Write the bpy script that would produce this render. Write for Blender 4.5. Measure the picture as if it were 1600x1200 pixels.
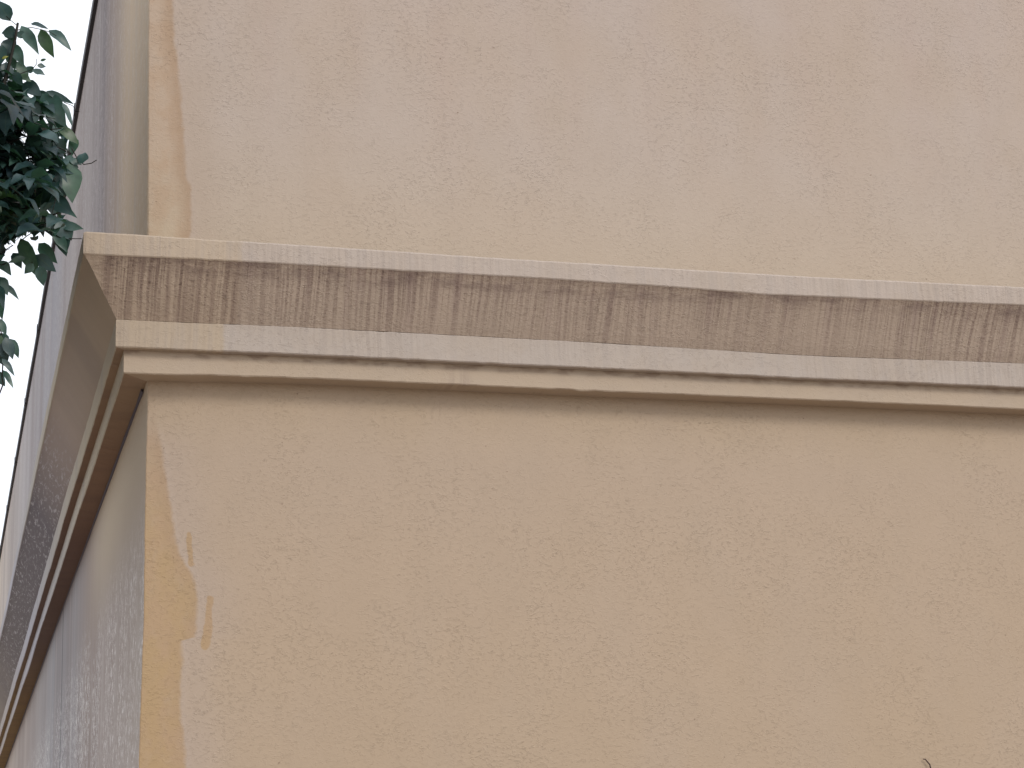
import bpy, bmesh, math, random
from mathutils import Vector, Matrix, noise
R = math.radians
for o in list(bpy.data.objects):
    bpy.data.objects.remove(o)
SC = bpy.context.scene
C = SC.collection

# ------------------------------------------------------------------ camera
FPX = 3055.9                                    # focal length in pixels of the 1600 px wide photograph
right = Vector((0.96035872, -0.27560908, -0.04184203)).normalized()
fwd = Vector((0.27593508, 0.9184923, 0.28325206)).normalized()
up = right.cross(fwd).normalized()
CAM = Vector((-0.9853084, -9.95133998, 0.0))    # eye height is z = 0, the ground lies 1.6 m lower
cam = bpy.data.cameras.new('camera')
cam.sensor_width = 36.0
cam.lens = 36.0 * FPX / 1600.0
cam.clip_start = 0.05
cam.clip_end = 3000
co = bpy.data.objects.new('camera', cam)
C.objects.link(co)
m = Matrix((right, up, -fwd)).transposed().to_4x4()
m.translation = CAM
co.matrix_world = m
SC.camera = co
GROUND = -1.6

# ------------------------------------------------------------------ light and sky
SUN_EL, SUN_AZ = R(37), R(150)                  # azimuth clockwise from +Y: high and from the right, in front of the wall
EXPOSURE = 0.31
w = bpy.data.worlds.new('World')
SC.world = w
w.use_nodes = True
nt = w.node_tree
bg = nt.nodes['Background']
sky = nt.nodes.new('ShaderNodeTexSky')
sky.sky_type = 'NISHITA'
sky.sun_disc = False
sky.sun_elevation = SUN_EL
sky.sun_rotation = SUN_AZ
sky.dust_density = 3.0
tc = nt.nodes.new('ShaderNodeTexCoord')
nz = nt.nodes.new('ShaderNodeTexNoise')
nz.inputs['Scale'].default_value = 2.2
nz.inputs['Detail'].default_value = 6
nt.links.new(tc.outputs['Generated'], nz.inputs['Vector'])
mr = nt.nodes.new('ShaderNodeMapRange')
mr.inputs['From Min'].default_value = 0.25
mr.inputs['From Max'].default_value = 0.62
mr.inputs['To Min'].default_value = 0.78
mr.inputs['To Max'].default_value = 0.97
nt.links.new(nz.outputs['Fac'], mr.inputs['Value'])
mx = nt.nodes.new('ShaderNodeMix')
mx.data_type = 'RGBA'
nt.links.new(mr.outputs['Result'], mx.inputs['Factor'])
nt.links.new(sky.outputs['Color'], mx.inputs[6])
mx.inputs[7].default_value = (9.0, 9.35, 9.9, 1)       # the bright cloud layer
nt.links.new(mx.outputs[2], bg.inputs['Color'])
bg.inputs['Strength'].default_value = 0.12
sun = bpy.data.lights.new('sun', 'SUN')
sun.energy = 1.15
sun.angle = R(18)
sun.color = (1.0, 0.94, 0.86)
so = bpy.data.objects.new('sun', sun)
C.objects.link(so)
sd = Vector((math.sin(SUN_AZ) * math.cos(SUN_EL), math.cos(SUN_AZ) * math.cos(SUN_EL), math.sin(SUN_EL)))
so.rotation_euler = sd.to_track_quat('Z', 'Y').to_euler()
so.location = sd * 60
vs = SC.view_settings
vs.view_transform = 'Standard'
vs.look = 'None'
vs.exposure = EXPOSURE
vs.gamma = 1
vs.use_curve_mapping = False


# ------------------------------------------------------------------ node helper
def srgb(r, g, b, k=1.0):
    f = lambda c: ((c / 255 + 0.055) / 1.055) ** 2.4 if c > 10 else c / 255 / 12.92
    return (f(r) * k, f(g) * k, f(b) * k, 1)


class NT:
    def __init__(s, name):
        s.m = bpy.data.materials.new(name)
        s.m.use_nodes = True
        s.t = s.m.node_tree
        s.b = s.t.nodes['Principled BSDF']
        s.b.inputs['Roughness'].default_value = 0.92
        s.b.inputs['Specular IOR Level'].default_value = 0.18
        s.tc = s.n('ShaderNodeTexCoord')
        s.P = s.tc.outputs['Object']
        sp = s.n('ShaderNodeSeparateXYZ')
        s.l(s.P, sp.inputs[0])
        s.x, s.y, s.z = sp.outputs

    def n(s, k):
        return s.t.nodes.new(k)

    def l(s, a, b):
        if hasattr(a, 'is_linked'):
            s.t.links.new(a, b)
        else:
            b.default_value = a

    def math(s, op, a, b=None, c=None, clamp=False):
        n = s.n('ShaderNodeMath')
        n.operation = op
        n.use_clamp = clamp
        for i, v in enumerate((a, b, c)):
            if v is not None:
                s.l(v, n.inputs[i])
        return n.outputs[0]

    def vec(s, x, y, z):
        n = s.n('ShaderNodeCombineXYZ')
        for i, v in enumerate((x, y, z)):
            s.l(v, n.inputs[i])
        return n.outputs[0]

    def scale(s, sx, sy, sz, v=None):
        n = s.n('ShaderNodeMapping')
        s.l(v or s.P, n.inputs['Vector'])
        n.inputs['Scale'].default_value = (sx, sy, sz)
        return n.outputs[0]

    def noise(s, v, sc=1, det=3, rough=0.55, dist=0.0):
        n = s.n('ShaderNodeTexNoise')
        s.l(v, n.inputs['Vector'])
        n.inputs['Scale'].default_value = sc
        n.inputs['Detail'].default_value = det
        n.inputs['Roughness'].default_value = rough
        n.inputs['Distortion'].default_value = dist
        return n.outputs['Fac']

    def step(s, v, a, b, lo=0.0, hi=1.0, smooth=True):
        n = s.n('ShaderNodeMapRange')
        n.interpolation_type = 'SMOOTHSTEP' if smooth else 'LINEAR'
        s.l(v, n.inputs['Value'])
        s.l(a, n.inputs['From Min'])
        s.l(b, n.inputs['From Max'])
        s.l(lo, n.inputs['To Min'])
        s.l(hi, n.inputs['To Max'])
        return n.outputs['Result']

    def mix(s, f, a, b, mode='MIX'):
        n = s.n('ShaderNodeMix')
        n.data_type = 'RGBA'
        n.blend_type = mode
        s.l(f, n.inputs['Factor'])
        s.l(a, n.inputs[6])
        s.l(b, n.inputs[7])
        return n.outputs[2]

    def ramp(s, v, pts):
        n = s.n('ShaderNodeValToRGB')
        s.l(v, n.inputs[0])
        e = n.color_ramp.elements
        e[0].position, e[0].color = pts[0]
        e[1].position, e[1].color = pts[-1]
        for p, c in pts[1:-1]:
            k = e.new(p)
            k.color = c
        return n.outputs[0]

    def curve(s, v, pts):
        n = s.n('ShaderNodeFloatCurve')
        s.l(v, n.inputs['Value'])
        c = n.mapping.curves[0]
        c.points[0].location = pts[0]
        c.points[1].location = pts[-1]
        for p in pts[1:-1]:
            c.points.new(*p)
        for p in c.points:
            p.handle_type = 'VECTOR'
        n.mapping.update()
        return n.outputs[0]

    def bump(s, h, dist, strength=1.0, normal=None):
        n = s.n('ShaderNodeBump')
        n.inputs['Distance'].default_value = dist
        n.inputs['Strength'].default_value = strength
        s.l(h, n.inputs['Height'])
        if normal is not None:
            s.l(normal, n.inputs['Normal'])
        return n.outputs[0]

    def out(s, col, normal=None):
        s.l(col, s.b.inputs['Base Color'])
        if normal is not None:
            s.l(normal, s.b.inputs['Normal'])
        return s.m


K = 0.80          # base colours are kept below the values the sunlit wall shows in the picture


def stucco_height(s, v):
    """trowelled stucco: short crescent wrinkles, sand grain and a slow undulation"""
    warp = s.n('ShaderNodeTexNoise')
    s.l(v, warp.inputs['Vector'])
    warp.inputs['Scale'].default_value = 9
    add = s.n('ShaderNodeVectorMath')
    add.operation = 'MULTIPLY_ADD'
    s.l(warp.outputs['Color'], add.inputs[0])
    add.inputs[1].default_value = (0.05, 0.05, 0.05)
    s.l(v, add.inputs[2])
    v2 = add.outputs[0]
    n1 = s.noise(s.scale(44, 44, 92, v2), 1, 1.5, 0.5, 1.1)
    ridge = s.math('SUBTRACT', 1.0, s.math('ABSOLUTE', s.math('MULTIPLY', s.math('SUBTRACT', n1, 0.5), 6.5)), clamp=True)
    ridge = s.math('POWER', ridge, 1.7)
    where = s.step(s.noise(s.scale(38, 38, 52, v2), 1, 1.5), 0.45, 0.60)
    where = s.math('MULTIPLY', where, s.step(s.noise(v, 1.7, 4, 0.65), 0.36, 0.62, 0.45, 1.0))
    wr = s.math('MULTIPLY', ridge, where)
    grain = s.noise(s.scale(70, 70, 125), 1, 2, 0.7)
    mid = s.noise(s.scale(34, 34, 60, v2), 1, 2, 0.6)
    pits = s.step(s.noise(s.scale(44, 44, 60), 1, 1.0), 0.24, 0.31)
    h = s.math('MULTIPLY_ADD', wr, 0.50, s.math('MULTIPLY', grain, 0.40))
    h = s.math('MULTIPLY_ADD', mid, 0.26, h)
    return s.math('MULTIPLY_ADD', pits, 0.16, h)


# ---- front faces of the wall
def front_wall_mat():
    s = NT('stucco_front')
    zz = s.step(s.z, 0.5, 5.5, smooth=False)
    pts = [(5.5, .115), (5.231, .125), (4.995, .134), (4.764, .163), (4.497, .186), (4.233, .201), (4.16, .208), (4.122, .23), (3.855, .234),
           (3.4, .10), (2.97, .041), (2.848, .049), (2.676, .077), (2.607, .091), (2.437, .119), (2.302, .14), (2.207, .153), (2.1, .174),
           (2.034, .207), (2.001, .233), (1.951, .259), (1.868, .276), (1.687, .267), (1.651, .261), (1.632, .19), (1.54, .203),
           (1.443, .191), (1.25, .192), (1.123, .212), (0.5, .235)]
    pts = sorted(((z - 0.5) / 5.0, x / 0.4) for z, x in pts)
    edge = s.math('MULTIPLY', s.curve(zz, pts), 0.4)
    wob = s.math('MULTIPLY', s.math('SUBTRACT', s.noise(s.scale(30, 30, 14), 1, 3, 0.6), 0.5), 0.034)
    xe = s.math('ADD', s.x, wob)
    d = s.math('SUBTRACT', edge, xe)
    strip = s.math('MULTIPLY', s.step(d, -0.014, 0.015), s.step(s.math('ABSOLUTE', s.math('SUBTRACT', s.z, 3.18)), 0.36, 0.56, 0.15, 1.0))
    soft = s.noise(s.scale(12, 12, 7), 1, 4, 0.65)
    strip = s.math('MULTIPLY', strip, s.step(soft, 0.2, 0.5, 0.72, 1.0))

    def drip(x0, z0, x1, z1, r):
        t = s.step(s.z, z0, z1, smooth=False)
        xc = s.math('MULTIPLY_ADD', t, x1 - x0, x0)
        dx = s.math('SUBTRACT', xe, xc)
        zc = s.math('MINIMUM', s.math('MAXIMUM', s.z, z1), z0)
        dz = s.math('SUBTRACT', s.z, zc)
        dd = s.math('SQRT', s.math('ADD', s.math('MULTIPLY', dx, dx), s.math('MULTIPLY', dz, dz)))
        return s.step(dd, r + 0.004, r - 0.005)
    for a in ((0.226, 2.185, 0.243, 2.03, 0.014), (0.338, 1.85, 0.328, 1.69, 0.017), (0.328, 1.70, 0.313, 1.61, 0.024)):
        strip = s.math('MAXIMUM', strip, drip(*a))
    # clean strip: tan, warmer low down
    big = s.noise(s.scale(1, 1, 0.8), 1.3, 3)
    mid = s.noise(s.scale(1, 1, 0.6), 5.0, 4, 0.6)
    clean = s.ramp(zz, [(0.0, srgb(184, 156, 119, K)), (0.33, srgb(186, 159, 124, K)), (0.47, srgb(184, 163, 142, K)), (0.66, srgb(194, 176, 153, K)), (0.78, srgb(193, 172, 152, K)), (1.0, srgb(192, 171, 152, K))])
    blot = s.step(s.noise(s.scale(7, 7, 5), 1, 4, 0.6), 0.4, 0.62)
    clean = s.mix(s.math('MULTIPLY', blot, 0.5), clean, srgb(186, 158, 132, K))
    # weathered field: grey pink high up, yellower close to the cornice and low down
    field = s.ramp(zz, [(0.0, srgb(186, 165, 141, K)), (0.25, srgb(187, 166, 144, K)), (0.42, srgb(187, 167, 147, K)), (0.50, srgb(188, 168, 144, K)),
                        (0.66, srgb(191, 175, 157, K)), (0.70, srgb(192, 176, 160, K)), (0.80, srgb(191, 176, 164, K)), (1.0, srgb(190, 175, 165, K))])
    field = s.mix(s.step(big, 0.38, 0.66, 0.0, 0.3), field, srgb(190, 170, 151, K))
    field = s.mix(s.step(s.noise(s.scale(1.1, 1, 0.5), 2.1, 3), 0.4, 0.75, 0, 0.3), field, srgb(184, 166, 148, K))
    # soft vertical rain marks high on the wall and the chalky halo next to the strip
    rain = s.step(s.noise(s.scale(5.0, 1, 0.35), 1, 3, 0.5), 0.45, 0.8, 0, 0.25)
    field = s.mix(s.math('MULTIPLY', rain, s.step(s.z, 3.6, 5.4)), field, srgb(183, 160, 150, K))
    zwin = s.step(s.math('ABSOLUTE', s.math('SUBTRACT', s.z, 3.18)), 0.36, 0.62)
    halo = s.math('MULTIPLY', s.math('MULTIPLY', s.step(d, -0.30, 0.0), zwin), s.step(s.noise(s.scale(2, 2, 1.2), 1, 2), 0.25, 0.6, 0.3, 0.8))
    field = s.mix(halo, field, srgb(186, 168, 153, K))
    rim = s.math('MULTIPLY', s.math('MULTIPLY', s.step(d, -0.05, 0.0), zwin), s.step(d, 0.012, 0.0))
    field = s.mix(s.math('MULTIPLY', rim, 0.3), field, srgb(192, 175, 163, K))
    inner = s.math('MULTIPLY', s.step(d, 0.10, 0.004), s.step(s.z, 1.5, 3.6, 0.25, 0.75))
    clean = s.mix(inner, clean, srgb(174, 148, 124, K))
    col = s.mix(strip, field, clean)
    col = s.mix(s.step(mid, 0.3, 0.7, 0.0, 0.09), col, srgb(160, 142, 122, K))
    # specks
    sp = s.step(s.noise(s.scale(34, 34, 40), 1, 1), 0.235, 0.20)
    col = s.mix(s.math('MULTIPLY', sp, 0.55), col, srgb(120, 100, 82, K))
    h = stucco_height(s, s.P)
    return s.out(col, s.bump(h, 0.0032, 0.9))


# ---- front faces of the cornice (kind picks stains plus painted shade and bounce)
def cornice_front_mat(kind):
    s = NT('stucco_' + kind)
    xn = s.math('MULTIPLY_ADD', s.math('SUBTRACT', s.noise(s.scale(4, 4, 30), 1, 2), 0.5), 0.02, s.x)
    grey, tan = {'fascia': (srgb(191, 177, 166, K), srgb(192, 174, 154, K)),
                 'band': (srgb(189, 177, 167, K), srgb(190, 173, 153, K)),
                 'cove': (srgb(192, 174, 158, K), srgb(194, 175, 156, K)),
                 'fillet': (srgb(188, 170, 150, K), srgb(190, 172, 152, K))}[kind]
    edge = {'fascia': .454, 'band': .386, 'cove': .456, 'fillet': .3}[kind]
    col = s.mix(s.step(xn, edge - 0.012, edge + 0.012), tan, grey)
    mott = s.noise(s.scale(3.0, 3.0, 3.0), 1, 4, 0.6)
    col = s.mix(s.step(mott, 0.4, 0.68, 0, 0.4), col, srgb(184, 168, 152, K))
    # rain streaks: u runs along the moulding, the height hardly matters
    wob = s.math('MULTIPLY', s.math('SUBTRACT', s.noise(s.scale(3, 3, 6), 1, 2), 0.5), 0.02)
    u = s.math('ADD', s.x, wob)
    fan = s.math('MULTIPLY', s.math('SUBTRACT', s.noise(s.scale(1.3, 0, 0), 1, 2), 0.5), 0.35)
    us = s.math('MULTIPLY_ADD', s.math('SUBTRACT', s.z, 3.55), fan, u)
    st1 = s.noise(s.vec(s.math('MULTIPLY', us, 15), 0.0, s.math('MULTIPLY', s.z, 0.9)), 1, 2, 0.5)
    st2 = s.noise(s.vec(s.math('MULTIPLY', us, 44), 4.0, s.math('MULTIPLY', s.z, 1.1)), 1, 1.0, 0.5)
    st3 = s.noise(s.vec(s.math('MULTIPLY', us, 66), 9.0, s.math('MULTIPLY', s.z, 1.6)), 1, 1.0, 0.5)
    thin = s.math('MAXIMUM', s.step(st2, 0.52, 0.62), s.math('MULTIPLY', s.step(st3, 0.54, 0.64), 0.6))
    jit = s.noise(s.vec(s.math('MULTIPLY', us, 9), 2.0, s.math('MULTIPLY', s.z, 0.5)), 1, 2)
    wave = s.math('SINE', s.math('MULTIPLY_ADD', us, 185.0, s.math('MULTIPLY', jit, 22.0)))
    reg = s.math('MULTIPLY', s.step(wave, 0.35, 0.95), s.step(s.noise(s.scale(5, 5, 3), 1, 2), 0.3, 0.6, 0.25, 0.75))
    thin = s.math('MAXIMUM', thin, reg)
    wide = s.step(st1, 0.46, 0.66)
    patch = s.noise(s.scale(1.1, 1.1, 1.5), 1, 3)
    breakup = s.step(s.noise(s.scale(38, 38, 30), 1, 3, 0.7), 0.30, 0.55, 0.55, 1.0)
    if kind == 'cove':
        topf = s.step(s.z, 3.28, 3.56)
        left = s.step(s.x, 0.52, 0.44)
        amt = s.math('MULTIPLY', s.step(patch, 0.3, 0.65, 0.45, 1.0), s.math('MULTIPLY_ADD', topf, 0.45, 0.55))
        mid_in = s.step(s.x, -0.30, -0.20)           # the mitre corner itself stays clean
        a = s.math('MULTIPLY', s.math('MULTIPLY', thin, breakup), s.math('MULTIPLY', amt, mid_in))
        b = s.math('MULTIPLY', s.math('MULTIPLY', wide, amt), mid_in)
        col = s.mix(s.math('MULTIPLY', b, 0.42), col, srgb(158, 137, 132, K))
        col = s.mix(s.math('MULTIPLY', a, s.math('MULTIPLY_ADD', left, 0.16, 0.50)), col, srgb(112, 90, 84, K))
        dash = s.step(s.noise(s.scale(42, 42, 105), 1, 2, 0.6, 0.8), 0.53, 0.62)  # shade of short wrinkles, painted as dark dashes instead of relief
        dm = s.math('MULTIPLY', s.math('MAXIMUM', s.math('MULTIPLY', thin, 0.9), s.math('MULTIPLY', s.step(s.z, 3.45, 3.54), 0.45)), s.math('MULTIPLY', dash, s.math('MULTIPLY', amt, mid_in)))
        col = s.mix(s.math('MULTIPLY', dm, s.math('MULTIPLY_ADD', left, 0.35, 0.40)), col, srgb(78, 60, 54, K))
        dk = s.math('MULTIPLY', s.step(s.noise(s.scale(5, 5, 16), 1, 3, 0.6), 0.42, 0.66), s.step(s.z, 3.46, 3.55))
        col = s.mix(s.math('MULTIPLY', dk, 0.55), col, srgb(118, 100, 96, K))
        lk = s.math('MULTIPLY', left, s.math('MULTIPLY', s.step(st1, 0.40, 0.60), mid_in))
        col = s.mix(s.math('MULTIPLY', lk, 0.32), col, srgb(112, 90, 80, K))
    elif kind in ('fascia', 'band'):
        a = s.math('MULTIPLY', thin, s.step(patch, 0.32, 0.62))
        col = s.mix(s.math('MULTIPLY', a, 0.26), col, srgb(150, 137, 130, K))
        col = s.mix(s.math('MULTIPLY', wide, 0.22), col, srgb(176, 166, 160, K))
        bl = s.step(s.noise(s.scale(11, 11, 9), 1, 4, 0.65), 0.50, 0.74, 0, 0.16)
        col = s.mix(bl, col, srgb(156, 144, 136, K))
    else:
        a = s.math('MULTIPLY', thin, s.step(s.noise(s.scale(1.7, 1.7, 1), 1, 2), 0.56, 0.68))
        col = s.mix(s.math('MULTIPLY', a, 0.35), col, srgb(140, 122, 116, K))
        low = s.step(s.z, 3.004, 3.0)  # warm ground bounce painted on the fillet's underside
        col = s.mix(s.math('MULTIPLY', low, 0.6), col, srgb(178, 150, 112, K))
        dn = s.step(s.noise(s.scale(9, 9, 20), 1, 3), 0.45, 0.65)  # patchy shade of the band, painted along the fillet's top
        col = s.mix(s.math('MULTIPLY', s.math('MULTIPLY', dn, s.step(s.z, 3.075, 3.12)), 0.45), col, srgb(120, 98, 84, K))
    h = stucco_height(s, s.P)
    if kind == 'cove':
        h = s.math('MULTIPLY_ADD', s.noise(s.scale(55, 55, 90), 1, 3, 0.6), 0.5, h)
        h = s.math('MULTIPLY_ADD', thin, -0.12, h)
    amp = {'cove': 0.0042, 'fascia': 0.0028, 'band': 0.0027, 'fillet': 0.0022}[kind]
    return s.out(col, s.bump(h, amp, 0.85))


# ---- long side of the building: grey rain-washed stucco
def side_mat(kind):
    s = NT('stucco_side_' + kind)
    y = s.y
    yy = s.step(y, 0.0, 26.0, smooth=False)
    vn = s.noise(s.vec(0.0, s.math('MULTIPLY', y, 0.85), s.math('MULTIPLY', s.z, 0.12)), 1, 4, 0.55)
    vf = s.noise(s.vec(3.0, s.math('MULTIPLY', y, 5.0), s.math('MULTIPLY', s.z, 0.25)), 1, 3, 0.55)
    if kind == 'wall':
        upper = s.step(s.z, 3.1, 3.6)
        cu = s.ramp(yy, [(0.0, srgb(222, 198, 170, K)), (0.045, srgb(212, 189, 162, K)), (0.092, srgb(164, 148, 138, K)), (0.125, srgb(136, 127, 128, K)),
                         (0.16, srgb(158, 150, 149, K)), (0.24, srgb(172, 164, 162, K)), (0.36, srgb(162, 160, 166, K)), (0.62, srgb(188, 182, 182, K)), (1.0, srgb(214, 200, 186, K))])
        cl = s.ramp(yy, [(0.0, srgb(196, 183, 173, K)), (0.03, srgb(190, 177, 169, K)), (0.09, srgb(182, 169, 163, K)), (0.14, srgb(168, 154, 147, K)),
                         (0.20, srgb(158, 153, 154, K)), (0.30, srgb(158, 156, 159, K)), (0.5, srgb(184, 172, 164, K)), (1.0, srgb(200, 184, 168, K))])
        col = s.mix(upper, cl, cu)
        col = s.mix(s.math('MULTIPLY', s.step(vn, 0.42, 0.66, 0, 0.45), s.step(y, 1.2, 3.0)), col, srgb(142, 130, 128, K))
        col = s.mix(s.step(vf, 0.45, 0.75, 0, 0.35), col, srgb(190, 182, 178, K))
        vl = s.noise(s.vec(5.0, s.math('MULTIPLY', y, 13.0), s.math('MULTIPLY', s.z, 0.8)), 1, 4, 0.65)
        col = s.mix(s.math('MULTIPLY', s.step(vl, 0.48, 0.72, 0, 0.5), s.math('MULTIPLY_ADD', s.step(s.z, 2.6, 1.8), 0.9, 0.1)), col, srgb(222, 217, 213, K))
        # clean patch right under the moulding
        cp = s.math('MULTIPLY', s.step(s.z, 2.0, 2.75), s.step(y, 4.5, 2.0))
        col = s.mix(s.math('MULTIPLY', cp, s.math('SUBTRACT', 1.0, upper)), col, srgb(206, 190, 168, K))
        # whitish rubbed flecks
        fl = s.noise(s.vec(0.0, s.math('MULTIPLY', y, 15), s.math('MULTIPLY', s.z, 13)), 1, 4, 0.95)
        flw = s.noise(s.vec(7.0, s.math('MULTIPLY', y, 2.2), s.math('MULTIPLY', s.z, 0.7)), 1, 2)
        fm = s.math('MULTIPLY', s.step(fl, 0.51, 0.58), s.step(flw, 0.30, 0.58))
        fz = s.math('MAXIMUM', s.step(s.z, 2.5, 1.9), s.math('MULTIPLY', upper, 0.25))
        col = s.mix(s.math('MULTIPLY', s.math('MULTIPLY', fm, fz), 0.85), col, srgb(246, 242, 240, K))
        seam = s.math('MULTIPLY', s.step(s.math('ABSOLUTE', s.math('SUBTRACT', y, 6.62)), 0.045, 0.028), s.step(s.z, 3.05, 2.95))
        col = s.mix(s.math('MULTIPLY', seam, 0.75), col, srgb(84, 80, 84, K))
    elif kind == 'cove':
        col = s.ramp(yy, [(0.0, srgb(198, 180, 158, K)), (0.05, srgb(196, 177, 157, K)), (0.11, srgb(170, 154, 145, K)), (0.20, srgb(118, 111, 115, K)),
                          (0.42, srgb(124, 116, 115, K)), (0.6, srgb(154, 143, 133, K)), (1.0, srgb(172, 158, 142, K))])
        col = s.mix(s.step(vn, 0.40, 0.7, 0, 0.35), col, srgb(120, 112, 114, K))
        fl = s.noise(s.vec(0.0, s.math('MULTIPLY', y, 7), s.math('MULTIPLY', s.z, 40)), 1, 4, 0.7, 0.8)
        fm = s.math('MULTIPLY', s.step(fl, 0.52, 0.66), s.math('MULTIPLY', s.step(y, 2.2, 3.8), s.step(y, 16.0, 11.0)))
        col = s.mix(s.math('MULTIPLY', fm, 0.6), col, srgb(206, 202, 204, K))
    elif kind == 'soffit':  # undersides: browner tone, ground bounce painted in as olive far along
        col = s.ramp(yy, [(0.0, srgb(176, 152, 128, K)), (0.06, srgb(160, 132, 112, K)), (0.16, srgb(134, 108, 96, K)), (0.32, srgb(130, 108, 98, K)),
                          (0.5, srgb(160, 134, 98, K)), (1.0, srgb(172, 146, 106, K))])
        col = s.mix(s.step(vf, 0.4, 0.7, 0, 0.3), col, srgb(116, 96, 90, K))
    else:
        col = s.ramp(yy, [(0.0, srgb(196, 182, 158, K)), (0.08, srgb(190, 178, 158, K)), (0.2, srgb(182, 176, 170, K)), (0.34, srgb(186, 184, 192, K)),
                          (0.55, srgb(188, 180, 176, K)), (1.0, srgb(196, 182, 166, K))])
        col = s.mix(s.step(vf, 0.45, 0.7, 0, 0.3), col, srgb(150, 146, 150, K))
    h = s.math('MULTIPLY_ADD', s.noise(s.scale(40, 40, 50), 1, 3, 0.6), 0.5, stucco_height(s, s.P))
    return s.out(col, s.bump(h, 0.003, 0.6))


def plain_mat(name, rgba, rough=0.6, metal=0.0, var=0.2, sc=6.0, bump=0.0):
    s = NT(name)
    s.b.inputs['Roughness'].default_value = rough
    s.b.inputs['Metallic'].default_value = metal
    f = s.step(s.noise(s.P, sc, 4, 0.6), 0.3, 0.7, 0, var)
    col = s.mix(f, rgba, tuple(c * 0.55 for c in rgba[:3]) + (1,))
    nrm = s.bump(s.noise(s.P, sc * 6, 4, 0.6), bump, 1.0) if bump else None
    return s.out(col, nrm)


M = {'front': front_wall_mat(), 'side_wall': side_mat('wall'), 'side_cove': side_mat('cove'), 'side_trim': side_mat('trim'), 'side_soffit': side_mat('soffit')}
for k in ('fascia', 'cove', 'band', 'fillet'):
    M[k] = cornice_front_mat(k)
M['metal'] = plain_mat('dark_metal', srgb(62, 60, 64), 0.55, 0.3, 0.4, 4)
M['roof'] = plain_mat('roof_felt', srgb(90, 88, 86), 0.9)


# ------------------------------------------------------------------ mesh helpers
def link(name, verts, faces, mats, parent=None, midx=None, smooth=False):
    me = bpy.data.meshes.new(name)
    me.from_pydata([tuple(v) for v in verts], [], faces)
    for mt in mats:
        me.materials.append(mt)
    if midx:
        me.polygons.foreach_set('material_index', midx)
    if smooth:
        me.polygons.foreach_set('use_smooth', [True] * len(me.polygons))
    me.update()
    o = bpy.data.objects.new(name, me)
    C.objects.link(o)
    if parent:
        o.parent = parent
    return o


def tag(o, label=None, cat=None, kind=None, group=None):
    if label: o['label'] = label
    if cat: o['category'] = cat
    if kind: o['kind'] = kind
    if group: o['group'] = group
    return o


def interp(pts, x):
    if x <= pts[0][0]: return pts[0][1]
    for (a, va), (b, vb) in zip(pts, pts[1:]):
        if x <= b:
            t = (x - a) / (b - a)
            t = t * t * (3 - 2 * t) * 0.5 + t * 0.5
            return va + (vb - va) * t
    return pts[-1][1]


# ------------------------------------------------------------------ the building
LX, LY = 12.0, 42.0              # lengths of the two faces
ZTOP = 7.33
bld = bpy.data.objects.new('stucco_building', None)
C.objects.link(bld)
tag(bld, 'beige stucco building corner with a heavy projecting cornice moulding and dark metal roof edge', 'building')

# the plaster arris is not quite plumb
ARRIS = [(-1.6, -0.03), (0.9994, -0.0144), (1.8, 0.0016), (2.2986, 0.0024), (2.9513, 0.0083), (3.8469, 0.002), (4.2549, -0.0024), (5.2166, -0.0093), (8, -0.012)]


def arris(z):
    return interp(ARRIS, z) + 0.0022 * noise.noise(Vector((3.1, 7.7, z * 9)))


zs = []
z = GROUND
while z < ZTOP - 0.05:
    zs.append(z)
    z += 0.03 if 0.7 < z < 5.6 else 0.3
zs.append(ZTOP)
xs = [0.0025, 0.007, 0.03, 0.10, 0.3, 0.7, 1.2, 2, 3, 4, 5, 6, 8, 10, LX]
v, f = [], []
for z in zs:
    a = arris(z)
    for i, x in enumerate(xs):
        xx = x + a * math.exp(-x * 1.2)
        yw = (0.0022 if i == 0 else 0.0) - 0.003 * noise.noise(Vector((x * 0.9, 0, z * 0.9)))
        v.append((xx, yw, z))
    v.append((LX, 0.3, z))
    v.append((0.3, 0.3, z))
W = len(xs) + 2
for j in range(len(zs) - 1):
    for i in range(W - 1):
        f.append((j * W + i, j * W + i + 1, (j + 1) * W + i + 1, (j + 1) * W + i))
fw = link('wall', v, f, [M['front']], bld)
fw['label'] = 'broad beige trowelled stucco wall with a cleaner tan strip along its corner'

ys = [0.0, 0.004, 0.02, 0.1, 0.3, 0.7, 1.3, 2, 3, 4, 6, 8, 11, 15, 20, 26, 34, LY]
v, f = [], []
for z in zs:
    a = arris(z)
    for i, yv in enumerate(ys):
        if i == 0:
            y0 = 0.0022 - 0.003 * noise.noise(Vector((0.0025 * 0.9, 0, z * 0.9)))
            v.append((0.0025 + a * math.exp(-0.003), y0, z))
        else:
            v.append((a * math.exp(-yv * 0.6) - 0.004 * noise.noise(Vector((5, yv * 0.6, z * 0.7))), yv + 0.003, z))
    v.append((0.3, LY, z))
    v.append((0.3, 0.305, z))
W = len(ys) + 2
for j in range(len(zs) - 1):
    for i in range(W - 1):
        f.append((j * W + i + 1, j * W + i, (j + 1) * W + i, (j + 1) * W + i + 1))
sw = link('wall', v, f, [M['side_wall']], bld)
sw['label'] = 'long grey rain-streaked wall with whitish flecks receding from the corner'


def box(x0, y0, z0, x1, y1, z1):
    vs_ = [(x, y, z) for z in (z0, z1) for y in (y0, y1) for x in (x0, x1)]
    fs_ = [(0, 2, 3, 1), (4, 5, 7, 6), (0, 1, 5, 4), (1, 3, 7, 5), (3, 2, 6, 7), (2, 0, 4, 6)]
    return vs_, fs_


v, f = box(0.02, 0.02, ZTOP - 0.25, LX, LY, ZTOP - 0.004)
link('roof', v, f, [M['roof']], bld)

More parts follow.
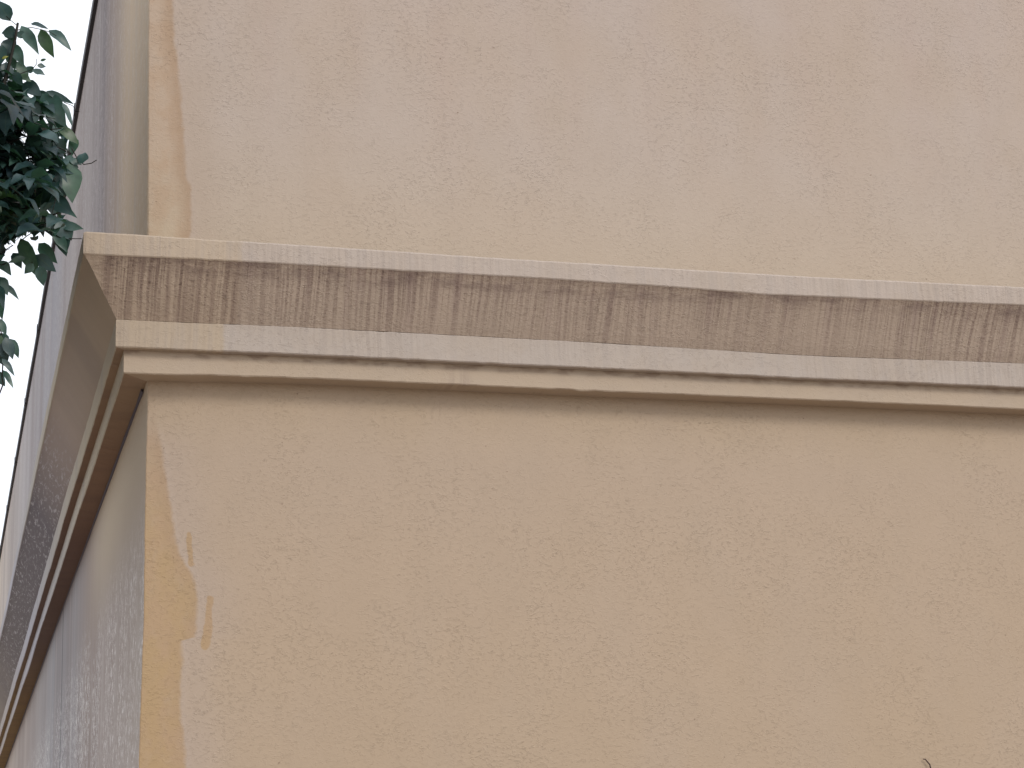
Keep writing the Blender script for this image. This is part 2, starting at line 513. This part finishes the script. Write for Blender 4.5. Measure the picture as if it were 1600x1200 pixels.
# z of each moulding line along the front, as surveyed (the plaster runs sag and swell by a centimetre or two)
ZF = {'A': [(-.36, 3.6798), (.5281, 3.6769), (1.9275, 3.6691), (3.4363, 3.6685), (5.07, 3.6835)],
      'B': [(-.358, 3.5578), (.5276, 3.5661), (1.9232, 3.5680), (2.7, 3.562), (3.15, 3.553), (3.30, 3.5475), (3.50, 3.5525), (4.3, 3.562), (5.056, 3.575)],
      'C': [(-.177, 3.2772), (.5552, 3.2827), (1.9639, 3.278), (3.4811, 3.2596), (5.12, 3.2756)],
      'D': [(-.171, 3.1278), (.5545, 3.1319), (1.9574, 3.129), (3.4695, 3.1239), (5.105, 3.1244)],
      'F': [(-.13, 3.002), (.05, 3.010), (.5612, 3.0159), (1.9656, 3.0117), (3.4796, 3.0091), (5.116, 3.0044)]}
ZS = {'A': 3.6767, 'B': 3.5625, 'C': 3.2759, 'D': 3.1270, 'F': 3.0028}


def zline(k, side, s_):
    if side:
        z0 = ZF[k][0][1]
        t = min(1, s_ / 1.0)
        return z0 + (ZS[k] - z0) * t
    return interp(ZF[k], s_)


pA, pC, pE = 0.35856, 0.17245, 0.12607
PROF = {   # (p, line, dz, wobble, role)   role: f face, s soffit, t top, for the face that FOLLOWS the point
    'fascia': [(-0.02, 'A', 0.045, 0, 't'), (pA - 0.012, 'A', 0.006, 1, 't'), (pA, 'A', -0.005, 1, 'f'), (pA, 'B', 0.007, 1, 'f'), (pA - 0.004, 'B', 0.001, 1, 's'),
               (pA - 0.014, 'B', -0.003, 1, 's'), (-0.02, 'B', -0.003, 0, 'x')],
    'cove': [(pA - 0.006, 'B', 0.0005, .6, 's'), (pA - 0.024, 'B', -0.022, .6, 's'), (pA - 0.054, 'B', -0.066, .6, 's'), (pA - 0.105, 'B', -0.150, .6, 's'),
             (pC + 0.026, 'C', 0.046, .6, 's'), (pC - 0.002, 'C', 0.002, .6, 's'), (-0.02, 'C', 0.002, 0, 'x'), (-0.02, 'B', 0.0005, 0, 'x')],
    'band': [(-0.02, 'C', -0.002, 0, 't'), (pC - 0.004, 'C', 0.001, 1, 'f'), (pC, 'C', -0.004, 1, 'f'), (pC, 'D', 0.006, 1.2, 'f'), (pC - 0.005, 'D', 0.0, 1.5, 's'), (-0.02, 'D', 0.002, 0, 'x')],
    'fillet': [(pE, 'D', 0.02, .3, 'f'), (pE, 'F', 0.006, 1, 'f'), (pE - 0.005, 'F', 0.0, 1.5, 's'), (-0.02, 'F', 0.001, 0, 'x'), (-0.02, 'D', 0.02, 0, 'x')]}
SIDE_M = {'fascia': 'side_trim', 'cove': 'side_cove', 'band': 'side_trim', 'fillet': 'side_trim'}


def stations():
    fr, sd_ = [], []
    s_ = 0.012
    while s_ < 6.2:
        fr.append(s_); s_ += 0.012
    fr += [6.6, 7.4, 8.5, 10, LX]
    s_, d = 0.02, 0.02
    while s_ < LY:
        sd_.append(s_); d = min(0.25, d * 1.012); s_ += d
    sd_.append(LY)
    return fr, sd_


FR, SD = stations()


def sweep(name, parent):
    prof = PROF[name]
    v, f, mi = [], [], []
    rows = [('s', s_) for s_ in reversed(SD)] + [('c', 0)] + [('f', s_) for s_ in FR]
    seed = {'fascia': 0, 'cove': 0, 'band': 11, 'fillet': 23}[name]
    for kind, s_ in rows:
        for (p, k, dz, wob, role) in prof:
            sidef = kind == 's'
            z = zline(k, sidef, s_ - pA if not sidef else s_) + dz
            ls = -s_ if sidef else s_
            kk = {'A': 0, 'B': 3, 'C': 6, 'D': 9, 'F': 12}[k] + seed
            nlo = noise.noise(Vector((ls * 2.0, kk, 0.3)))
            nhi = noise.fractal(Vector((ls * 16.0, kk + 0.5, 1.3)), 1.0, 2.0, 3)
            rag = max(0.0, noise.noise(Vector((ls * 3.1, kk + 5.5, 2.0))))
            ta = noise.fractal(Vector((ls * 9.0, kk + 0.9, p * 8)), 1.0, 2.0, 2)
            fade = min(1.0, s_ / 0.05) if kind != 'c' else 0.0
            zz_ = z + wob * fade * (0.0010 * nlo + 0.0011 * nhi + 0.0030 * rag * nhi)
            pp = p + wob * fade * (0.0012 * nlo + 0.0010 * ta)
            if sidef:
                far = min(1.0, s_ / 3.0)
                pp += wob * 0.006 * far * noise.noise(Vector((ls * 0.35, 2.0, 4.0)))
                zz_ += wob * 0.010 * far * noise.noise(Vector((ls * 0.42, 9.0, kk * 0.4)))
                v.append((-pp, -p + s_, zz_))
            else:
                v.append((-p + s_ * (LX + p) / LX, -pp, zz_))
    n = len(prof)
    for j in range(len(rows) - 1):
        side_face = j < len(SD)
        for i in range(n):
            i2 = (i + 1) % n
            f.append((j * n + i, j * n + i2, (j + 1) * n + i2, (j + 1) * n + i))
            role = prof[i][4]
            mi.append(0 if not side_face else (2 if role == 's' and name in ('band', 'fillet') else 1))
    f.append(tuple(range(n - 1, -1, -1)))
    f.append(tuple((len(rows) - 1) * n + i for i in range(n)))
    mi += [1, 0]
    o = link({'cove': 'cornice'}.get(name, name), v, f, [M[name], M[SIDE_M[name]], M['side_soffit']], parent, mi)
    return o


cor = sweep('cove', bld)
cor['label'] = 'sloping brown cove of the cornice with dark vertical rain streaks'
for k, lb in (('fascia', 'pale upper fascia of the cornice with a light top edge'), ('band', 'pale flat lower band of the cornice with ragged bottom edge'),
              ('fillet', 'thin stepped moulding under the cornice, tight against the wall')):
    o = sweep(k, cor)
    o['label'] = lb
# thin dark bead where the moulding meets the long wall
v, f = [], []
n = 0
s_ = 0.15
while s_ < 30:
    rr = 0.005 + 0.002 * noise.noise(Vector((s_ * 3, 0, 0)))
    zc = 3.001 + 0.010 * min(1, s_ / 3) * noise.noise(Vector((-s_ * 0.42, 9.0, 12 * 0.4)))
    v += [(0.004, s_, zc), (-rr * 1.6, s_, zc), (-rr * 1.6, s_, zc - rr * 0.7), (-rr, s_, zc - rr * 2.0), (0.004, s_, zc - rr * 2.6)]
    if n:
        for i in range(4):
            f.append(((n - 1) * 5 + i, (n - 1) * 5 + i + 1, n * 5 + i + 1, n * 5 + i))
    n += 1
    s_ += 0.06
link('junction_bead', v, f, [plain_mat('junction_grey', srgb(92, 88, 98), 0.7)], bld)

# metal coping along the roof edge: face with a folded drip and shadowed soffit
cop = [(0.006, ZTOP - 0.055), (-0.030, ZTOP - 0.055), (-0.034, ZTOP - 0.048), (-0.034, ZTOP + 0.012), (-0.028, ZTOP + 0.02), (0.30, ZTOP + 0.035), (0.30, ZTOP - 0.003), (0.006, ZTOP - 0.003)]
v, f = [], []
stn = [-0.034] + [i * 0.5 for i in range(0, int(LY * 2) + 1)]
for j, s_ in enumerate(stn):
    jog = 0.004 * noise.noise(Vector((0, s_ * 0.5, 0)))
    for (x, z) in cop:
        v.append((x - (jog if x < 0 else 0), s_, z + jog))
n = len(cop)
for j in range(len(stn) - 1):
    for i in range(n):
        i2 = (i + 1) % n
        f.append((j * n + i, (j + 1) * n + i, (j + 1) * n + i2, j * n + i2))
f.append(tuple(range(n)))
f.append(tuple((len(stn) - 1) * n + i for i in reversed(range(n))))
cp_ = link('roof_coping', v, f, [M['metal']], bld)
for s_ in (3.0, 6.1, 9.2, 12.3, 15.4, 18.5, 21.6, 24.7):
    v, f = box(-0.040, s_, ZTOP - 0.060, 0.02, s_ + 0.10, ZTOP + 0.024)
    link('coping_joint', v, f, [M['metal']], cp_)
v, f = box(0.27, -0.034, ZTOP - 0.055, LX, 0.28, ZTOP + 0.030)
link('roof_coping', v, f, [M['metal']], bld)

# ------------------------------------------------------------------ ground
s = NT('paving')
g1 = s.noise(s.P, 0.7, 4, 0.6)
g2 = s.noise(s.P, 30, 3, 0.6)
s.out(s.mix(s.step(g1, 0.3, 0.7, 0, 0.6), s.mix(g2, (0.36, 0.295, 0.24, 1), (0.28, 0.23, 0.19, 1)), (0.29, 0.235, 0.19, 1)), s.bump(g2, 0.004))
gm = s.m
v = [(-900, -900, GROUND), (900, -900, GROUND), (900, 900, GROUND), (-900, 900, GROUND)]
tag(link('ground', v, [(0, 1, 2, 3)], [gm]), kind='structure')


# ------------------------------------------------------------------ the tree beside the building
def at(px, py, Y):
    d = fwd * FPX + right * (px - 800) + up * (600 - py)
    return CAM + d * ((Y - CAM.y) / d.y)


def to_px(p):
    d = p - CAM
    wv = d.dot(fwd)
    return 800 + FPX * d.dot(right) / wv, 600 - FPX * d.dot(up) / wv


tree = bpy.data.objects.new('broadleaf_tree', None)
tree.location = (0, 0, 0)
C.objects.link(tree)
tag(tree, 'dark green broadleaf tree hanging in front of the grey wall at the left', 'tree')

leafm = NT('leaf')
at_ = leafm.n('ShaderNodeAttribute')
at_.attribute_name = 'tint'
sepc = leafm.n('ShaderNodeSeparateColor')
leafm.l(at_.outputs['Color'], sepc.inputs[0])
c1 = leafm.ramp(sepc.outputs[0], [(0.0, (0.014, 0.032, 0.042, 1)), (0.45, (0.036, 0.084, 0.086, 1)), (0.8, (0.052, 0.120, 0.092, 1)), (0.93, (0.065, 0.115, 0.050, 1)), (1.0, (0.30, 0.30, 0.03, 1))])
# midrib a little paler
rib = leafm.step(sepc.outputs[1], 0.08, 0.02, 0, 0.3)
c1 = leafm.mix(rib, c1, (0.08, 0.12, 0.07, 1))
c1 = leafm.mix(leafm.step(leafm.noise(leafm.P, 22, 3), 0.4, 0.7, 0, 0.4), c1, (0.020, 0.036, 0.03, 1))
leafm.b.inputs['Roughness'].default_value = 0.4
leafm.b.inputs['Specular IOR Level'].default_value = 0.5
leafm.l(c1, leafm.b.inputs['Base Color'])
tr = leafm.n('ShaderNodeBsdfTranslucent')
leafm.l(leafm.mix(1.0, c1, (1.3, 1.7, 0.7, 1), 'MULTIPLY'), tr.inputs['Color'])
ms = leafm.n('ShaderNodeMixShader')
ms.inputs[0].default_value = 0.22
leafm.l(leafm.b.outputs[0], ms.inputs[1])
leafm.l(tr.outputs[0], ms.inputs[2])
leafm.l(ms.outputs[0], leafm.t.nodes['Material Output'].inputs['Surface'])
leafm.b.inputs['Normal'].default_value = (0, 0, 0)
LEAF = leafm.m
BARK = plain_mat('bark', (0.045, 0.038, 0.034, 1), 0.9, 0, 0.5, 14, 0.01)
TWIG = plain_mat('green_twig', (0.028, 0.026, 0.022, 1), 0.8, 0, 0.4, 30)


class Mesh:
    def __init__(s):
        s.v, s.f, s.c = [], [], []

    def leaf(s, base, tip, wid, nrm, tint, droop=0.15, n=6, fold=0.25):
        ax = tip - base
        L = ax.length
        if L < 1e-5: return
        ax.normalize()
        sd_ = ax.cross(nrm)
        if sd_.length < 1e-4: sd_ = ax.cross(Vector((0.3, 0.9, 0.2)))
        sd_.normalize()
        nn = sd_.cross(ax).normalized()
        k = len(s.v)
        wav = random.uniform(0, 6)
        for i in range(n + 1):
            t = i / n
            c = base + ax * (L * t) + nn * (droop * L * (4 * t * (1 - t)) * 0.5)
            ww = wid * 0.5 * (math.sin(math.pi * min(1, t ** 0.75)) ** 0.8) * (1.0 if t < 0.97 else 0)
            ww = max(ww, 0.0)
            if t > 0.6: ww *= 1 - 0.35 * (t - 0.6) / 0.4
            und = nn * (ww * (fold + 0.22 * math.sin(wav + t * 9)))
            s.v += [c + sd_ * ww + und, c, c - sd_ * ww + nn * (ww * (fold + 0.22 * math.sin(wav + 2 + t * 8)))]
            s.c += [(tint, 1, 0, 1), (tint, 0, 0, 1), (tint, 1, 0, 1)]
        for i in range(n):
            a = k + i * 3
            s.f += [(a, a + 1, a + 4, a + 3), (a + 1, a + 2, a + 5, a + 4)]

    def tube(s, pts, r0, r1, sides=6):
        k0 = len(s.v)
        for i, p in enumerate(pts):
            q = pts[min(i + 1, len(pts) - 1)] - pts[max(i - 1, 0)]
            q = q.normalized() if q.length > 1e-6 else Vector((0, 0, 1))
            a = q.cross(Vector((0.13, 0.95, 0.2))).normalized()
            b = q.cross(a)
            r = r0 + (r1 - r0) * i / max(1, len(pts) - 1)
            for j in range(sides):
                t = 2 * math.pi * j / sides
                s.v.append(p + a * (r * math.cos(t)) + b * (r * math.sin(t)))
            s.c += [(0, 0, 0, 1)] * sides
            if i:
                for j in range(sides):
                    j2 = (j + 1) % sides
                    s.f.append((k0 + (i - 1) * sides + j, k0 + (i - 1) * sides + j2, k0 + i * sides + j2, k0 + i * sides + j))
        s.f.append(tuple(k0 + (len(pts) - 1) * sides + j for j in range(sides)))

    def build(s, name, mat, parent, col=False):
        o = link(name, s.v, s.f, [mat], parent, smooth=True)
        if col:
            a = o.data.color_attributes.new('tint', 'FLOAT_COLOR', 'POINT')
            a.data.foreach_set('color', [x for c in s.c for x in c])
        return o


random.seed(11)
rnd = random.uniform
crown, twigs = Mesh(), Mesh()

# twigs and leaves that make the outline seen against the sky and the wall: base, tip, width (px), depth
HAND = [((-2, 432), (12, 462), 13, .03), ((-8, 455), (4, 500), 14, .05), ((-6, 540), (12, 575), 15, .04), ((-4, 520), (14, 545), 13, .05), ((-8, 580), (8, 604), 11, .03), ((2, 536), (12, 566), 12, -.02), ((22, 60), (10, 84), 12, .04), ((14, 78), (24, 110), 12, .03), ((4, 70), (-4, 110), 14, .05), ((26, 96), (44, 130), 12, .04), ((12, 98), (8, 128), 14, .05), ((10, 44), (22, 66), 12, .04), ((44, 126), (62, 148), 10, .03), ((16, 33), (-6, 0), 17, 0), ((26, 48), (2, 52), 13, .0), ((24, 54), (45, 55), 8, 0), ((33, 40), (61, 86), 13, 0), ((48, 37), (76, 46), 7, 0),
        ((63, 46), (85, 91), 14, 0), ((76, 47), (112, 80), 12, 0), ((19, 70), (38, 103), 13, 0), ((14, 60), (4, 96), 13, .05), ((31, 116), (49, 128), 8, 0),
        ((52, 112), (41, 104), 8, 0), ((50, 109), (71, 118), 8, 0), ((58, 103), (72, 104), 6, 0), ((63, 95), (73, 92), 3, 0),
        ((22, 112), (36, 134), 10, 0), ((36, 130), (66, 150), 16, .05), ((38, 150), (58, 196), 22, 0), ((66, 146), (104, 200), 24, .04), ((72, 142), (116, 163), 8, 0),
        ((97, 160), (113, 199), 7, 0), ((92, 200), (123, 226), 13, 0), ((88, 215), (100, 245), 14, .1), ((128, 256), (133, 238), 13, 0), ((108, 250), (128, 258), 9, 0),
        ((102, 252), (113, 318), 27, 0), ((97, 250), (123, 262), 16, -.03), ((58, 262), (93, 292), 10, -.03), ((43, 262), (56, 306), 9, -.03), ((60, 262), (60, 290), 9, 0),
        ((70, 258), (116, 272), 10, -.02), ((98, 322), (121, 341), 6, 0), ((93, 352), (131, 358), 11, 0), ((90, 345), (112, 376), 22, .02), ((96, 360), (104, 401), 17, 0),
        ((84, 360), (106, 396), 12, .05), ((55, 398), (88, 425), 15, 0), ((32, 372), (64, 438), 17, .02), ((62, 415), (68, 447), 13, 0), ((52, 412), (38, 428), 10, 0),
        ((40, 402), (12, 411), 7, 0), ((-4, 408), (18, 431), 12, 0), ((4, 442), (30, 469), 7, 0), ((0, 446), (6, 484), 9, 0), ((-6, 498), (10, 524), 11, 0),
        ((8, 527), (20, 562), 13, 0), ((15, 529), (29, 560), 10, .02), ((3, 560), (23, 588), 7, 0), ((4, 578), (21, 607), 7, 0), ((-4, 528), (6, 560), 12, 0),
        ((2, 524), (-10, 560), 14, 0), ((70, 225), (92, 250), 18, .1), ((52, 150), (84, 150), 12, .1), ((118, 215), (112, 245), 11, .05), ((60, 380), (90, 412), 14, .06),
        ((20, 395), (34, 420), 11, .05), ((76, 305), (116, 338), 18, .08), ((100, 285), (112, 310), 16, .05)]
DY = -0.55
for (b, t, wpx, dp) in HAND:
    yb = DY + dp + rnd(-.05, .05)
    B, T = at(*b, yb), at(*t, yb + rnd(-.03, .03))
    wid = wpx / FPX * (B - CAM).length * 1.42
    toward = (CAM - B).normalized()
    nrm = (toward + Vector((rnd(-.4, .4), rnd(-.3, .3), rnd(-.1, .6)))).normalized()
    tint = min(0.92, max(0, rnd(0.25, 0.95)))
    crown.leaf(B, T, wid, nrm, tint, rnd(0.05, 0.2), fold=rnd(0.1, 0.3))
# one yellowed leaflet
crown.leaf(at(3, 92, DY - .05), at(13, 88, DY - .05), 0.016, Vector((0, -1, .2)), 1.0)


def px_tube(pts, r0, r1, dy=0.0):
    twigs.tube([at(x, y, DY + dy) for x, y in pts], r0, r1, 5)


px_tube([(-14, 190), (0, 150), (9, 122), (17, 90), (24, 60), (28, 36)], 0.011, 0.0065, -.02)
px_tube([(27, 40), (17, 32), (10, 25)], 0.0022, 0.0015)
px_tube([(25, 48), (38, 44), (50, 43), (64, 46), (78, 50), (88, 56)], 0.0026, 0.0015, .01)
px_tube([(30, 116), (40, 112), (50, 109), (57, 100), (57, 92)], 0.0026, 0.0015)
px_tube([(100, 160), (113, 165), (120, 173), (125, 175)], 0.002, 0.0012)
px_tube([(112, 232), (122, 250), (131, 257), (143, 255), (151, 250)], 0.0032, 0.0024)
px_tube([(95, 372), (112, 373), (128, 373)], 0.003, 0.002)
px_tube([(50, 385), (52, 400), (50, 412)], 0.0024, 0.002)
px_tube([(10, 411), (2, 414), (-10, 413)], 0.003, 0.003)
px_tube([(-8, 500), (2, 520), (5, 545), (4, 575), (3, 590), (5, 600), (-6, 628)], 0.003, 0.004)
px_tube([(44, 240), (46, 262), (52, 280), (54, 300)], 0.004, 0.002, -.05)
px_tube([(-10, 260), (20, 262), (44, 250), (70, 236), (90, 230), (112, 240)], 0.006, 0.003, .05)
px_tube([(-10, 345), (30, 350), (70, 340), (100, 330)], 0.008, 0.003, .08)

# dense inner foliage of the part of the crown inside the frame
POLY = [(-60, 105), (14, 104), (34, 138), (62, 150), (92, 168), (96, 200), (108, 222), (108, 255), (106, 312), (96, 330), (108, 352), (100, 382), (84, 376), (64, 372), (50, 382),
        (30, 384), (14, 398), (-2, 420), (-60, 430)]


def inside(x, y, poly):
    c = False
    j = len(poly) - 1
    for i in range(len(poly)):
        xi, yi = poly[i]
        xj, yj = poly[j]
        if (yi > y) != (yj > y) and x < (xj - xi) * (y - yi) / (yj - yi) + xi:
            c = not c
        j = i
    return c


HOLES = [(34, 223, 12), (97, 237, 8), (80, 270, 6), (88, 197, 8), (72, 185, 6), (48, 313, 6), (24, 322, 6), (86, 331, 8), (42, 142, 6), (42, 380, 9), (70, 388, 9), (10, 396, 6)]


def ok_px(p):
    x, y = to_px(p)
    if x > 175 or y > 640 or y < -160:
        return True if x < -25 else False
    if x < -22: return True
    if any((x - a) ** 2 + (y - b) ** 2 < r * r for a, b, r in HOLES): return False
    return inside(x, y, POLY)


def spray(base, direc, n=5, L=0.26, strict=True):
    """one twig with alternate drooping leaves"""
    side_ = direc.cross(Vector((0, 0, 1))).normalized()
    pts = []
    for i in range(n + 1):
        t = i / n
        pts.append(base + direc * (L * t) + Vector((0, 0, -0.10 * L * t * t * 3)))
    keep = 0
    tn = min(0.92, max(0.0, random.gauss(0.34, 0.25)))
    for i in range(1, n + 1):
        for sg in ((-1, 1) if i < n else (0,)):
            ld = (direc * rnd(.3, .8) + side_ * sg * rnd(.6, 1.0) + Vector((rnd(-.2, .2), rnd(-.2, .2), rnd(-1.1, -.2)))).normalized()
            ll = rnd(0.10, 0.20)
            tip = pts[i] + ld * ll
            if strict and not (ok_px(tip) and ok_px(pts[i]) and ok_px((tip + pts[i]) * .5)): continue
            up_ = (Vector((0, 0, 1)) + Vector((rnd(-.5, .5), rnd(-.7, .2), 0))).normalized()
            crown.leaf(pts[i], tip, ll * rnd(.38, .54), up_, min(.92, max(0, tn + rnd(-.15, .15))), rnd(.10, .38), n=7, fold=rnd(.1, .45))
            keep += 1
    if keep > 2 and ok_px(pts[-1]):
        twigs.tube(pts, 0.003, 0.0015, 4)


cnt = 0
while cnt < 165:
    px, py = rnd(-60, 115), rnd(100, 430)
    if not inside(px, py, POLY): continue
    p = at(px, py, DY + rnd(-0.25, 0.75))
    spray(p, Vector((rnd(-.6, 1), rnd(-1, .6), rnd(-.5, .4))).normalized())
    cnt += 1
# the rest of the crown, left of the picture
CC = Vector((-2.75, -0.2, 4.5))
cnt = 0
while cnt < 1500:
    d = Vector((random.gauss(0, 1), random.gauss(0, 1), random.gauss(0, 1))).normalized()
    rr = rnd(0.45, 1.0) ** 0.6
    lump = 1 + 0.22 * noise.noise(d * 2.3)
    p = CC + Vector((d.x * 2.15, d.y * 2.0, d.z * 1.9)) * (rr * lump)
    if p.x > -0.45 or not ok_px(p): continue
    spray(p, (d + Vector((rnd(-.5, .5), rnd(-.5, .5), rnd(-.4, .4)))).normalized())
    cnt += 1
crown.build('crown', LEAF, tree, True)
twigs.build('twigs', TWIG, tree)

trunk = Mesh()
TP = [Vector((-2.95, 0.1, GROUND)), Vector((-2.92, 0.08, GROUND + .25)), Vector((-2.86, 0.02, 0.2)), Vector((-2.8, -0.05, 1.6)), Vector((-2.78, -0.1, 2.9)), Vector((-2.7, -0.15, 4.2)), Vector((-2.62, -0.2, 5.4))]
rad = [0.21, 0.155, 0.135, 0.12, 0.10, 0.06, 0.025]
k0 = 0
for i, p in enumerate(TP):
    for j in range(12):
        t = 2 * math.pi * j / 12
        r = rad[i] * (1 + 0.10 * math.sin(3 * t + i) + (0.15 * math.sin(5 * t) if i == 0 else 0))
        trunk.v.append(p + Vector((r * math.cos(t), r * math.sin(t), 0)))
    if i:
        for j in range(12):
            trunk.f.append(((i - 1) * 12 + j, (i - 1) * 12 + (j + 1) % 12, i * 12 + (j + 1) % 12, i * 12 + j))
trunk.build('trunk', BARK, tree)


def limb(a, b, r0, r1, sag=0.1):
    mth = Mesh()
    pts = []
    for i in range(9):
        t = i / 8
        pts.append(a.lerp(b, t) + Vector((0.05 * math.sin(t * 7 + a.z), 0.04 * math.sin(t * 5), sag * math.sin(math.pi * t))))
    mth.tube(pts, r0, r1, 8)
    mth.build('limb', BARK, tree)


limb(TP[4], at(-14, 190, DY), 0.055, 0.011, 0.15)
limb(TP[4] + Vector((0, 0, .5)), at(-10, 260, DY + .05), 0.05, 0.007, 0.1)
limb(Vector((-2.79, -.07, 2.3)), at(-10, 345, DY + .08), 0.05, 0.009, 0.1)
limb(Vector((-2.80, -.05, 1.9)), at(-8, 560, DY), 0.035, 0.006, 0.05)
limb(TP[5], Vector((-2.0, -1.2, 5.6)), 0.04, 0.01)
limb(TP[5], Vector((-3.9, 0.6, 5.4)), 0.045, 0.01)
limb(TP[4], Vector((-4.2, -0.9, 4.3)), 0.05, 0.01)
limb(TP[4], Vector((-2.9, 1.4, 4.6)), 0.05, 0.01)
limb(TP[3], Vector((-3.4, -1.6, 3.3)), 0.045, 0.01)

# ------------------------------------------------------------------ dry twig against the wall at the foot of the picture
tw = Mesh()
twp = [Vector((4.288, -0.012, 0.985)), Vector((4.300, -0.016, 0.984)), Vector((4.306, -0.014, 0.976)), Vector((4.322, -0.018, 0.955)), Vector((4.330, -0.02, 0.90)), Vector((4.345, -0.03, 0.70)), Vector((4.35, -0.06, 0.2)), Vector((4.30, -0.12, -0.6)), Vector((4.28, -0.2, GROUND))]
tw.tube(twp, 0.0024, 0.006, 6)
tw.tube([Vector((4.33, -.02, .90)), Vector((4.35, -.025, .93)), Vector((4.365, -.02, .915))], 0.002, 0.0015, 5)
to = tw.build('dry_twig', plain_mat('dry_wood', (0.05, 0.03, 0.03, 1), 0.9), None)
tag(to, 'small dark dry twig tip touching the beige wall at the bottom edge', 'twig')
